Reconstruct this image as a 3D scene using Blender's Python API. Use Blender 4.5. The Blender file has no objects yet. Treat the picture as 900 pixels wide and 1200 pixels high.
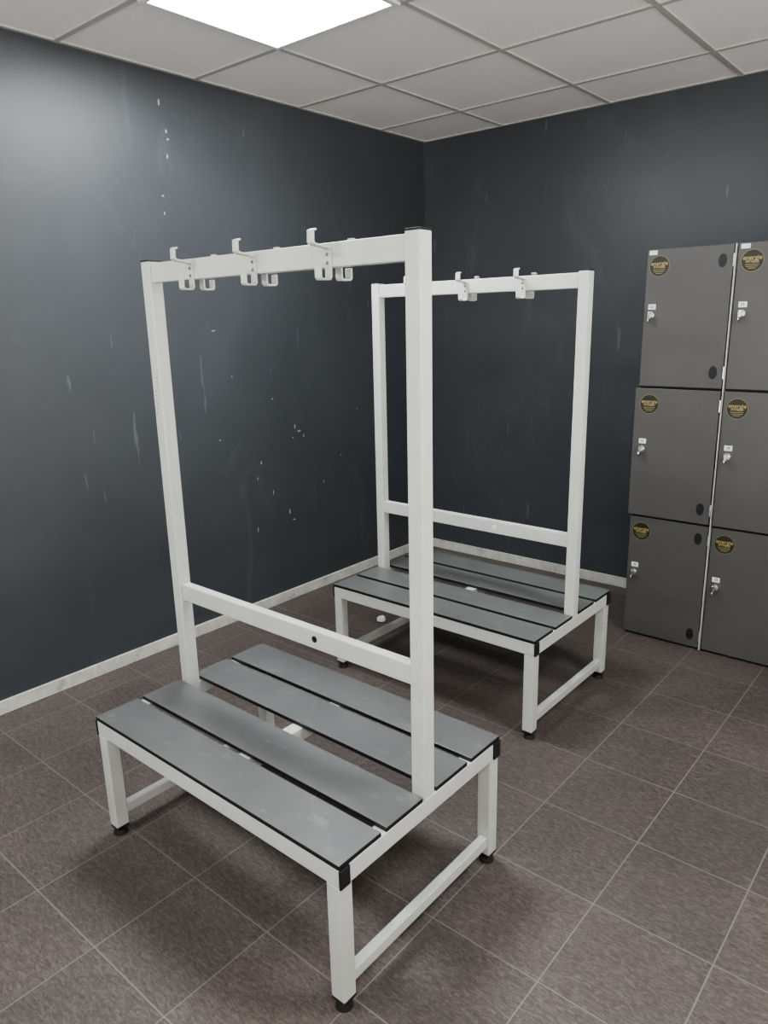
import bpy, bmesh, math, random
from mathutils import Matrix, Vector
random.seed(4)
S = 1.5
D = bpy.data
C = bpy.context.collection

# ------------------------------------------------------------ materials
def nt(name):
    m = D.materials.new(name); m.use_nodes = True
    t = m.node_tree
    b = t.nodes['Principled BSDF']
    return m, t, b
def noise(t, scale, detail=4, rough=0.55, vec=None):
    n = t.nodes.new('ShaderNodeTexNoise'); n.inputs['Scale'].default_value = scale
    n.inputs['Detail'].default_value = detail; n.inputs['Roughness'].default_value = rough
    if vec: t.links.new(vec, n.inputs['Vector'])
    return n
def ramp(t, fac, stops):
    r = t.nodes.new('ShaderNodeValToRGB')
    e = r.color_ramp.elements
    while len(e) > 1: e.remove(e[-1])
    e[0].position = stops[0][0]; e[0].color = (*stops[0][1], 1)
    for p, c in stops[1:]:
        k = e.new(p); k.color = (*c, 1)
    t.links.new(fac, r.inputs['Fac'])
    return r
def pos(t):
    return t.nodes.new('ShaderNodeNewGeometry').outputs['Position']
def mapped(t, vec, scale=(1,1,1), rot=(0,0,0)):
    m = t.nodes.new('ShaderNodeMapping'); m.inputs['Scale'].default_value = scale; m.inputs['Rotation'].default_value = rot
    t.links.new(vec, m.inputs['Vector']); return m.outputs['Vector']
def overlay(t, base, fac, strength, col):
    ml = t.nodes.new('ShaderNodeMath'); ml.operation = 'MULTIPLY'; ml.inputs[1].default_value = strength
    t.links.new(fac, ml.inputs[0])
    mx = t.nodes.new('ShaderNodeMixRGB'); t.links.new(ml.outputs[0], mx.inputs['Fac'])
    t.links.new(base, mx.inputs['Color1']); mx.inputs['Color2'].default_value = (*col, 1)
    return mx.outputs['Color']
def bump(t, b, h, strength, dist):
    n = t.nodes.new('ShaderNodeBump'); n.inputs['Strength'].default_value = strength
    n.inputs['Distance'].default_value = dist
    t.links.new(h, n.inputs['Height']); t.links.new(n.outputs['Normal'], b.inputs['Normal'])
def simple(name, col, rough=0.5, metal=0.0, var=0.08, scale=12, bmp=0.0, grime=None):
    m, t, b = nt(name)
    n = noise(t, scale, 5, 0.6, pos(t))
    lo = tuple(c*(1-var) for c in col); hi = tuple(min(1, c*(1+var)) for c in col)
    r = ramp(t, n.outputs['Fac'], [(0.3, lo), (0.7, hi)])
    c = r.outputs['Color']
    if grime:
        ng = noise(t, 9, 8, 0.75, pos(t))
        rg = ramp(t, ng.outputs['Fac'], [(0.55, (0,)*3), (0.72, (1,)*3)])
        c = overlay(t, c, rg.outputs['Color'], grime, (0.10, 0.07, 0.05))
    t.links.new(c, b.inputs['Base Color'])
    b.inputs['Roughness'].default_value = rough
    b.inputs['Metallic'].default_value = metal
    if bmp:
        n2 = noise(t, 300, 2, 0.5, pos(t)); bump(t, b, n2.outputs['Fac'], bmp, 0.001)
    return m

def wall_mat(name, col):
    m, t, b = nt(name)
    p = pos(t)
    n1 = noise(t, 1.6, 6, 0.65, p)
    r1 = ramp(t, n1.outputs['Fac'], [(0.3, tuple(c*0.88 for c in col)), (0.55, col), (0.75, tuple(c*1.16 for c in col))])
    c = r1.outputs['Color']
    lite = tuple(k*2.2 for k in col)
    # rubbed zones
    n2 = noise(t, 7, 9, 0.78, p)
    r2 = ramp(t, n2.outputs['Fac'], [(0.60, (0,)*3), (0.78, (1,)*3)])
    c = overlay(t, c, r2.outputs['Color'], 0.36, lite)
    # downward wipes / sweeps
    n4 = noise(t, 3.0, 7, 0.7, mapped(t, p, (1, 1, 0.35), (0.6, 0, 0))); n4.inputs['Distortion'].default_value = 1.2
    r4 = ramp(t, n4.outputs['Fac'], [(0.56, (0,)*3), (0.70, (1,)*3)])
    c = overlay(t, c, r4.outputs['Color'], 0.24, lite)
    # thin scratches
    n5 = noise(t, 22, 3, 0.5, mapped(t, p, (1, 1, 0.16), (0.25, 0.2, 0)))
    r5 = ramp(t, n5.outputs['Fac'], [(0.715, (0,)*3), (0.745, (1,)*3)])
    c = overlay(t, c, r5.outputs['Color'], 0.40, tuple(k*3 for k in col))
    t.links.new(c, b.inputs['Base Color'])
    rr = ramp(t, n1.outputs['Fac'], [(0.3, (0.36,)*3), (0.7, (0.48,)*3)])
    t.links.new(rr.outputs['Color'], b.inputs['Roughness'])
    n3 = noise(t, 120, 3, 0.6, p)
    bump(t, b, n3.outputs['Fac'], 0.12, 0.002)
    return m
M_wall = wall_mat('wall_paint_slate', (0.056, 0.061, 0.066))

M_ceil, t, b = nt('ceiling_tile')
p = pos(t)
n = noise(t, 160, 4, 0.7, p)
r = ramp(t, n.outputs['Fac'], [(0.3, (0.81, 0.795, 0.77)), (0.6, (0.88, 0.865, 0.84))])
t.links.new(r.outputs['Color'], b.inputs['Base Color']); b.inputs['Roughness'].default_value = 0.9
bump(t, b, n.outputs['Fac'], 0.25, 0.002)

M_floor, t, b = nt('floor_slate_tile')
p = pos(t)
mp = t.nodes.new('ShaderNodeMapping'); mp.inputs['Location'].default_value = (0.9405, -1.8705, 0)
t.links.new(p, mp.inputs['Vector'])
br = t.nodes.new('ShaderNodeTexBrick'); br.offset = 0.0; br.squash = 1.0
br.inputs['Scale'].default_value = 1.0
br.inputs['Brick Width'].default_value = 0.302; br.inputs['Row Height'].default_value = 0.302
br.inputs['Mortar Size'].default_value = 0.0018; br.inputs['Mortar Smooth'].default_value = 0.1
br.inputs['Color1'].default_value = (0.9, 0.9, 0.9, 1); br.inputs['Color2'].default_value = (1.08, 1.06, 1.05, 1)
br.inputs['Mortar'].default_value = (1, 1, 1, 1)
t.links.new(mp.outputs['Vector'], br.inputs['Vector'])
ns = noise(t, 46, 9, 0.78, mapped(t, p, (1, 3.0, 1), (0, 0, 0.5))); ns.inputs['Distortion'].default_value = 1.0
rs = ramp(t, ns.outputs['Fac'], [(0.32, (0.044, 0.034, 0.030)), (0.5, (0.094, 0.077, 0.068)), (0.70, (0.200, 0.172, 0.154))])
nb = noise(t, 2.2, 4, 0.6, p)
rb = ramp(t, nb.outputs['Fac'], [(0.3, (0.85,)*3), (0.7, (1.12,)*3)])
mu = t.nodes.new('ShaderNodeMixRGB'); mu.blend_type = 'MULTIPLY'; mu.inputs['Fac'].default_value = 1
t.links.new(rs.outputs['Color'], mu.inputs['Color1']); t.links.new(rb.outputs['Color'], mu.inputs['Color2'])
mu2 = t.nodes.new('ShaderNodeMixRGB'); mu2.blend_type = 'MULTIPLY'; mu2.inputs['Fac'].default_value = 1
t.links.new(mu.outputs['Color'], mu2.inputs['Color1']); t.links.new(br.outputs['Color'], mu2.inputs['Color2'])
mg = t.nodes.new('ShaderNodeMixRGB')
t.links.new(br.outputs['Fac'], mg.inputs['Fac']); t.links.new(mu2.outputs['Color'], mg.inputs['Color1'])
mg.inputs['Color2'].default_value = (0.21, 0.185, 0.168, 1)
t.links.new(mg.outputs['Color'], b.inputs['Base Color'])
rr = ramp(t, ns.outputs['Fac'], [(0.35, (0.44,)*3), (0.65, (0.29,)*3)])
t.links.new(rr.outputs['Color'], b.inputs['Roughness'])
bump(t, b, ns.outputs['Fac'], 0.5, 0.004)

M_white = simple('white_powder_coat', (0.565, 0.575, 0.535), 0.36, var=0.06, scale=7, bmp=0.05)
M_trim = simple('skirting_white', (0.56, 0.55, 0.50), 0.5, var=0.16, scale=14, grime=0.5)
M_grid = simple('ceiling_grid_white', (0.46, 0.46, 0.44), 0.5, var=0.03)
M_black = simple('black_plastic', (0.012, 0.012, 0.013), 0.45)
# laminate with dusty wipe marks
M_slat, t, b = nt('grey_laminate'); p = pos(t)
n = noise(t, 5, 5, 0.6, p)
r = ramp(t, n.outputs['Fac'], [(0.3, (0.108, 0.112, 0.109)), (0.7, (0.140, 0.144, 0.140))])
nd = noise(t, 16, 9, 0.8, mapped(t, p, (0.6, 1.4, 1), (0, 0, 0.7)))
rd = ramp(t, nd.outputs['Fac'], [(0.56, (0,)*3), (0.74, (1,)*3)])
c = overlay(t, r.outputs['Color'], rd.outputs['Color'], 0.38, (0.40, 0.40, 0.38))
t.links.new(c, b.inputs['Base Color']); b.inputs['Roughness'].default_value = 0.34
n2 = noise(t, 300, 2, 0.5, p); bump(t, b, n2.outputs['Fac'], 0.08, 0.001)
M_edge = simple('black_laminate_edge', (0.010, 0.010, 0.010), 0.5)
M_lock = simple('locker_grey', (0.083, 0.081, 0.077), 0.42, var=0.05, scale=4, bmp=0.05)
M_carc = simple('locker_carcass_dark', (0.02, 0.02, 0.02), 0.6)
M_strip = simple('locker_edge_white', (0.42, 0.42, 0.40), 0.4)
M_metal = simple('chrome', (0.7, 0.7, 0.7), 0.22, 1.0)
M_gold = simple('gold_print', (0.34, 0.29, 0.12), 0.4)
M_stick = simple('black_sticker', (0.022, 0.020, 0.013), 0.4)
M_tag = simple('white_tag', (0.75, 0.75, 0.75), 0.5)
M_chip = simple('exposed_plaster', (0.38, 0.38, 0.38), 0.8)
M_scuff = simple('scuff_mark', (0.26, 0.21, 0.17), 0.7)
M_foot = simple('rubber_foot', (0.020, 0.015, 0.013), 0.5)
M_emit = D.materials.new('led_diffuser'); M_emit.use_nodes = True
t = M_emit.node_tree; b = t.nodes['Principled BSDF']
b.inputs['Base Color'].default_value = (0.9, 0.9, 0.9, 1)
b.inputs['Emission Color'].default_value = (0.92, 0.96, 1.0, 1)
b.inputs['Emission Strength'].default_value = 42

# ------------------------------------------------------------ helpers
def empty(name, loc):
    e = D.objects.new(name, None); e.location = loc; e.empty_display_size = 0.2
    C.objects.link(e); return e
def finish(name, bm, mats, parent=None, bevel=0.0, seg=2, smooth=False):
    me = D.meshes.new(name); bm.normal_update(); bm.to_mesh(me); bm.free()
    for m in (mats if isinstance(mats, (list, tuple)) else [mats]): me.materials.append(m)
    o = D.objects.new(name, me); C.objects.link(o)
    if parent: o.parent = parent
    if bevel:
        md = o.modifiers.new('bevel', 'BEVEL'); md.width = bevel; md.segments = seg; md.limit_method = 'ANGLE'
    if smooth:
        for f in me.polygons: f.use_smooth = True
    return o
def addbox(bm, x0, x1, y0, y1, z0, z1, mi=0):
    vs = [bm.verts.new((x, y, z)) for z in (z0, z1) for y in (y0, y1) for x in (x0, x1)]
    fs = []
    for q in ((0,2,3,1),(4,5,7,6),(0,1,5,4),(2,6,7,3),(0,4,6,2),(1,3,7,5)):
        f = bm.faces.new([vs[i] for i in q]); f.material_index = mi; fs.append(f)
    return fs
def box(name, x0, x1, y0, y1, z0, z1, mat, parent=None, bevel=0.0, seg=2):
    bm = bmesh.new(); addbox(bm, x0, x1, y0, y1, z0, z1)
    return finish(name, bm, mat, parent, bevel, seg)
def cyl(bm, c, r, h, axis='Z', n=20, r2=None, mi=0, sx=1.0):
    r2 = r if r2 is None else r2
    M = Matrix.Translation(c)
    if axis == 'Y': M = M @ Matrix.Rotation(math.pi/2, 4, 'X')
    if axis == 'X': M = M @ Matrix.Rotation(math.pi/2, 4, 'Y')
    M = M @ Matrix.Diagonal((sx, 1, 1, 1))
    g = bmesh.ops.create_cone(bm, cap_ends=True, segments=n, radius1=r, radius2=r2, depth=h, matrix=M)
    for v in g['verts']:
        for f in v.link_faces: f.material_index = mi

# ------------------------------------------------------------ room
XL, XR = -1.94*S, 2.3
YB, YF = 2.583*S, -2.6
ZC = 1.690*S
T = 0.12
box('floor', XL-T, XR+T, YF-T, YB+T, -0.1, 0.0, M_floor)
box('ceiling', XL-T, XR+T, YF-T, YB+T, ZC, ZC+0.1, M_ceil)
box('wall_left', XL-T, XL, YF-T, YB+T, 0, ZC, M_wall)
box('wall_back', XL, XR+T, YB, YB+T, 0, ZC, M_wall)
box('baseboard_left', XL, XL+0.012, YF, YB, 0, 0.058, M_trim, bevel=0.003)
box('baseboard_back', XL+0.012, XR, YB-0.012, YB, 0, 0.058, M_trim, bevel=0.003)

# suspended ceiling grid
G = 0.4155*S
gx0, gy0 = -1.577*S, 2.303*S
bm = bmesh.new()
xs = [gx0+i*G for i in range(-1, 12) if XL < gx0+i*G < XR]
ys = [gy0-i*G for i in range(-1, 14) if YF < gy0-i*G < YB]
w = 0.011
for x in xs: addbox(bm, x-w, x+w, YF, YB, ZC-0.006, ZC+0.002)
for y in ys: addbox(bm, XL, XR, y-w, y+w, ZC-0.0065, ZC+0.0015)
addbox(bm, XL, XL+0.018, YF, YB, ZC-0.006, ZC+0.002)
addbox(bm, XL, XR, YB-0.018, YB, ZC-0.0065, ZC+0.002)
finish('ceiling_grid_trim', bm, M_grid)

def panel(ix, iy):
    x0 = gx0+ix*G; y1 = gy0-iy*G
    e = empty('ceiling_light_panel', (x0+G/2, y1-G/2, ZC-0.007))
    h = G/2-0.006
    bm = bmesh.new()
    k = 0.022
    addbox(bm, -h, h, -h, -h+k, -0.008, 0.006); addbox(bm, -h, h, h-k, h, -0.008, 0.006)
    addbox(bm, -h, -h+k, -h+k, h-k, -0.008, 0.006); addbox(bm, h-k, h, -h+k, h-k, -0.008, 0.006)
    finish('bezel', bm, M_tag, e, 0.001)
    box('diffuser', -h+k, h-k, -h+k, h-k, -0.004, 0.004, M_emit, e)
panel(0, 2); panel(4, 2); panel(0, 6); panel(4, 6)

# ------------------------------------------------------------ changing benches
def ribbon(name, pts, xc, wid, thick, mat, parent):
    bm = bmesh.new()
    prev = None
    for (y, z) in pts:
        a = bm.verts.new((xc-wid/2, y, z)); c = bm.verts.new((xc+wid/2, y, z))
        if prev: bm.faces.new((prev[0], prev[1], c, a))
        prev = (a, c)
    bmesh.ops.recalc_face_normals(bm, faces=bm.faces)
    o = finish(name, bm, mat, parent)
    s = o.modifiers.new('solid', 'SOLIDIFY'); s.thickness = thick; s.offset = 0
    bv = o.modifiers.new('bevel', 'BEVEL'); bv.width = 0.0012; bv.segments = 2; bv.limit_method = 'ANGLE'
    return o

def bench(loc, ZT, ZM, screw_mat):
    e = empty('changing_room_bench', loc)
    L, W = 0.4925, 0.319
    zs = 0.395; zf = zs-0.012; zb = zf-0.048
    lg = 0.040
    # slats
    k = 1
    for (a, c) in ((-W, -0.181), (-0.163, -0.027), (0.027, 0.163), (0.181, W)):
        bm = bmesh.new()
        fs = addbox(bm, -L+0.002, L-0.002, a, c, zf, zs, 1)
        fs[1].material_index = 0
        finish('slat_%d' % k, bm, [M_slat, M_edge], e, 0.0015); k += 1
    # seat frame
    box('frame_beam_front', -L+0.004, L-0.004, -W+0.001, -W+0.031, zb, zf, M_white, e, 0.003)
    box('frame_beam_rear', -L+0.004, L-0.004, W-0.031, W-0.001, zb, zf, M_white, e, 0.003)
    box('frame_beam_left', -L+0.001, -L+0.041, -W+0.031, W-0.031, zb, zf, M_white, e, 0.003)
    box('frame_beam_right', L-0.041, L-0.001, -W+0.031, W-0.031, zb, zf, M_white, e, 0.003)
    box('frame_cross_beam', -0.02, 0.02, -W+0.031, W-0.031, zb+0.008, zf, M_white, e, 0.002)
    k = 1
    for sx in (-1, 1):
        for sy in (-1, 1):
            x0, x1 = sorted((sx*(L-0.004), sx*(L+0.002)))
            y0, y1 = sorted((sy*(W-0.031), sy*(W+0.001)))
            box('end_cap_%d' % k, x0, x1, y0, y1, zb, zf, M_black, e, 0.002)
            # leg
            x0, x1 = sorted((sx*(L-0.004), sx*(L-0.004-lg)))
            y0, y1 = sorted((sy*(W-0.001), sy*(W-0.001-lg)))
            box('leg_%d' % k, x0, x1, y0, y1, 0.030, zb, M_white, e, 0.003)
            bm = bmesh.new()
            cx, cy = (x0+x1)/2, (y0+y1)/2
            addbox(bm, cx-0.0195, cx+0.0195, cy-0.0195, cy+0.0195, 0.023, 0.032)
            cyl(bm, (cx, cy, 0.0195), 0.011, 0.010)
            cyl(bm, (cx, cy, 0.0080), 0.022, 0.016, r2=0.018)
            finish('foot_%d' % k, bm, M_foot, e, 0.001)
            k += 1
        x0, x1 = sorted((sx*(L-0.009), sx*(L-0.034)))
        box('leg_stretcher_%s' % ('left' if sx < 0 else 'right'), x0, x1, -W+0.041, W-0.041, 0.058, 0.090, M_white, e, 0.003)
        x0, x1 = sorted((sx*(L-0.002), sx*(L-0.042)))
        side = 'left' if sx < 0 else 'right'
        box('post_'+side, x0, x1, -0.020, 0.020, zf, ZT, M_white, e, 0.003)
        box('post_cap_'+side, x0, x1, -0.020, 0.020, ZT, ZT+0.004, M_black, e, 0.001)
    box('top_rail', -L+0.042, L-0.042, -0.014, 0.014, ZT-0.057, ZT-0.005, M_white, e, 0.003)
    box('middle_rail', -L+0.042, L-0.042, -0.014, 0.014, ZM-0.052, ZM, M_white, e, 0.003)
    bm = bmesh.new(); cyl(bm, (0.13, -0.0145, ZM-0.024), 0.009, 0.002, 'Y')
    cyl(bm, (0.13, -0.0160, ZM-0.024), 0.0045, 0.003, 'Y', n=6)
    finish('rail_screw', bm, screw_mat, e)
    # coat hooks: one each side of the rail at three stations
    H0 = ZT+0.001
    for i, x in enumerate((-0.265, -0.015, 0.235)):
        for sy, nm in ((-1, 'front'), (1, 'rear')):
            f = 0.0165*sy
            up = 0.018 if sy < 0 else 0.006
            top = [(0.058*sy, H0+up), (0.067*sy, H0+up-0.003), (0.068*sy, H0-0.008), (0.063*sy, H0-0.012),
                   (f, H0-0.018), (f, H0-0.078), (f+0.004*sy, H0-0.083),
                   (f+0.028*sy, H0-0.083), (f+0.032*sy, H0-0.079), (f+0.032*sy, H0-0.058)]
            ribbon('coat_hook_%s_%d' % (nm, i+1), top, x, 0.020, 0.0045, M_white, e)
        bm = bmesh.new()
        for z in (ZT-0.030, ZT-0.048):
            cyl(bm, (x, -0.0195, z), 0.004, 0.002, 'Y', 12); cyl(bm, (x, 0.0195, z), 0.004, 0.002, 'Y', 12)
        finish('hook_screws_%d' % (i+1), bm, M_metal, e)
    return e
b1 = bench((-0.9445*S, 0.825*S, 0), 1.672, 0.725, M_black)
b2 = bench((-0.9445*S-0.146*S, (0.825+0.822)*S, 0), 1.650, 0.709, M_tag)

# rub marks on the left post of the nearer bench
bm = bmesh.new()
for i in range(9):
    z = 1.25+i*0.013; x = -0.472+random.uniform(-.008, .010)
    addbox(bm, x-0.003, x+0.003, -0.0206, -0.0200, z, z+0.003)
finish('scuff_marks', bm, M_scuff, b1)

# ------------------------------------------------------------ lockers
lx0, ly, cw = -0.852*S, 2.188*S, 0.245*S
rows = [(0.0, 0.5945), (0.5945, 1.1865), (1.1865, 1.7715)]
lk = empty('locker_bank', (lx0, ly, 0))
NC = 4
box('carcass', 0.006, NC*cw, 0.020, YB-ly-0.02, 0.0, 1.766, M_carc, lk, 0.002)
def textobj(s, size, x, z, y, mat):
    cu = D.curves.new('lettering', 'FONT'); cu.body = s; cu.size = size
    cu.align_x = 'CENTER'; cu.align_y = 'CENTER'; cu.extrude = 0.0002; cu.offset = 0.0003
    cu.materials.append(mat)
    o = D.objects.new('sticker_lettering', cu); C.objects.link(o); o.parent = lk
    o.location = (x, y, z); o.rotation_euler = (math.pi/2, 0, 0)
for c in range(NC):
    for ri, (z0, z1) in enumerate(rows):
        sh = (0.002, -0.010, 0.0)[2-ri] if c == 0 else 0.0
        yo = (0.0, -0.006, 0.004)[2-ri]
        x0 = c*cw+0.006+sh; x1 = (c+1)*cw-0.010
        tag = '%d_%d' % (c+1, ri+1)
        box('door_'+tag, x0, x1, yo, yo+0.018, z0+0.006 if ri else 0.012, z1-0.004, M_lock, lk, 0.0015)
        # round logo sticker
        bm = bmesh.new(); sxp, szp = c*cw+0.062, z1-0.073
        cyl(bm, (sxp, yo-0.0004, szp), 0.043, 0.0008, 'Y', 40)
        finish('sticker_'+tag, bm, M_stick, lk)
        bm = bmesh.new()
        ring_o = [ (math.cos(a)*0.0425, math.sin(a)*0.0425) for a in [i*math.pi/24 for i in range(48)] ]
        vo = [bm.verts.new((sxp+x, yo-0.0010, szp+z)) for x, z in ring_o]
        vi = [bm.verts.new((sxp+x*0.97, yo-0.0010, szp+z*0.97)) for x, z in ring_o]
        for i in range(48):
            j = (i+1) % 48; bm.faces.new((vo[i], vo[j], vi[j], vi[i]))
        for i in range(3):
            hw = (0.026, 0.022, 0.014)[i]; zz = szp-0.016-i*0.007
            addbox(bm, sxp-hw, sxp+hw, yo-0.0012, yo-0.0008, zz, zz+0.0018)
        finish('sticker_print_'+tag, bm, M_gold, lk)
        textobj('energie', 0.024, sxp, szp+0.011, yo-0.0011, M_gold)
        textobj('FITNESS', 0.014, sxp, szp-0.004, yo-0.0011, M_gold)
        # cam lock + number tag
        lxp, lzp = c*cw+0.042, z1-0.275
        bm = bmesh.new()
        cyl(bm, (lxp, yo-0.005, lzp), 0.015, 0.010, 'Y', 24)
        cyl(bm, (lxp, yo-0.014, lzp), 0.011, 0.012, 'Y', 24)
        addbox(bm, lxp-0.006, lxp+0.006, yo-0.034, yo-0.018, lzp-0.014, lzp+0.014)
        cyl(bm, (lxp-0.004, yo-0.022, lzp-0.022), 0.011, 0.006, 'X', 20)
        finish('cam_lock_'+tag, bm, M_metal, lk, 0.001)
        box('number_tag_'+tag, lxp-0.016, lxp+0.016, yo-0.001, yo, lzp+0.024, lzp+0.046, M_tag, lk)
        textobj(str(20+c*3+ri), 0.015, lxp, lzp+0.035, yo-0.0012, M_black)
        if ri == 2:
            box('top_tag_'+tag, c*cw+0.016, c*cw+0.050, yo-0.001, yo, z1-0.026, z1-0.008, M_tag, lk)
        # oval plugs over the hinges
        bm = bmesh.new()
        for zz in ([z1-0.066] if ri != 1 else [])+[z0+0.072]:
            cyl(bm, (c*cw+0.318, yo-0.001, zz), 0.027, 0.002, 'Y', 32, sx=0.60)
        finish('hinge_plugs_'+tag, bm, M_black, lk)
        # hinge knuckles
        bm = bmesh.new()
        for zz in (z1-0.066, z0+0.072):
            cyl(bm, (x1+0.002, yo-0.002, zz), 0.004, 0.05, 'Z', 12)
        finish('hinge_'+tag, bm, M_metal, lk)
    box('divider_strip_%d' % (c+1), (c+1)*cw-0.005, (c+1)*cw+0.001, -0.003, 0.021, 0.004, 1.768, M_strip, lk, 0.001)

# ------------------------------------------------------------ paint chips on the walls
chips = [(2.02,2.41,.012,.03),(2.045,2.30,.010,.022),(2.05,2.27,.014,.012),(2.04,2.20,.01,.02),(2.00,2.04,.016,.012),
         (2.0,1.97,.008,.02),(2.21,1.47,.028,.008),(2.70,.96,.012,.03),(2.73,.93,.03,.012),(2.68,.90,.012,.012),(2.76,.90,.012,.025),
         (2.45,.80,.01,.03),(2.42,.72,.008,.02),(2.52,.63,.008,.04),(2.63,.50,.012,.03),(2.66,.45,.02,.012),(2.40,.45,.008,.03),
         (2.9,.62,.008,.02),(3.05,.75,.01,.012),(2.2,.95,.012,.008),(1.9,1.65,.01,.008),(2.55,1.12,.01,.01),(3.2,1.0,.008,.016),(2.3,1.25,.012,.006)]
bm = bmesh.new()
for (y, z, wy, hz) in chips:
    n = 9; vs = []
    for i in range(n):
        a = 2*math.pi*i/n; rr = random.uniform(0.45, 1.0)
        vs.append(bm.verts.new((XL+0.0008, y+math.cos(a)*wy*0.55*rr, z+math.sin(a)*hz*0.55*rr)))
    bm.faces.new(vs)
finish('wall_paint_chips', bm, M_chip)

# small crumpled tissue on the floor beside the far bench
bm = bmesh.new()
bmesh.ops.create_icosphere(bm, subdivisions=3, radius=0.022)
for v in bm.verts:
    v.co *= random.uniform(0.8, 1.1); v.co.z *= 0.8
zm = min(v.co.z for v in bm.verts)
for v in bm.verts: v.co.z -= zm
o = finish('crumpled_tissue', bm, M_tag); o.location = (-1.527*S, 1.771*S, 0)

# ------------------------------------------------------------ world + camera
# near sides left open; added world fill, brighter from below to light the ceiling
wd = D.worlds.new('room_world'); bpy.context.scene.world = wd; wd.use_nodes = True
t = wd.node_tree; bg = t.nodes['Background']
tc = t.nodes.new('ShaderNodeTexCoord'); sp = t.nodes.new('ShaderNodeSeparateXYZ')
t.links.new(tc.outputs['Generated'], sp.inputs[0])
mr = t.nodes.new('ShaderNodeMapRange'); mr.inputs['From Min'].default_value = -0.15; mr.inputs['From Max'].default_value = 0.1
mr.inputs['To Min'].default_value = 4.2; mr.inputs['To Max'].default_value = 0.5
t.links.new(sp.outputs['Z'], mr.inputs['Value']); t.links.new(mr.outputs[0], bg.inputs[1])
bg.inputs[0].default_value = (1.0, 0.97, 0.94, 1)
try:
    bpy.context.scene.view_settings.look = 'AgX - Medium High Contrast'
except Exception as ex:
    print('look', ex)

cam = D.cameras.new('camera'); co = D.objects.new('camera', cam); C.objects.link(co)
cam.sensor_fit = 'VERTICAL'; cam.sensor_height = 36; cam.sensor_width = 27
cam.lens = 36*860/1200; cam.clip_start = 0.02
U = Vector((-0.1466, 0.2067, 0.9674)).normalized()
F = Vector((-0.6265, 0.7373, -0.2525)).normalized()
R = F.cross(U).normalized(); U = R.cross(F).normalized()
m = Matrix.Identity(4)
for i in range(3):
    m[i][0] = R[i]; m[i][1] = U[i]; m[i][2] = -F[i]
m[0][3], m[1][3], m[2][3] = 0, 0, S
co.matrix_world = m
bpy.context.scene.camera = co
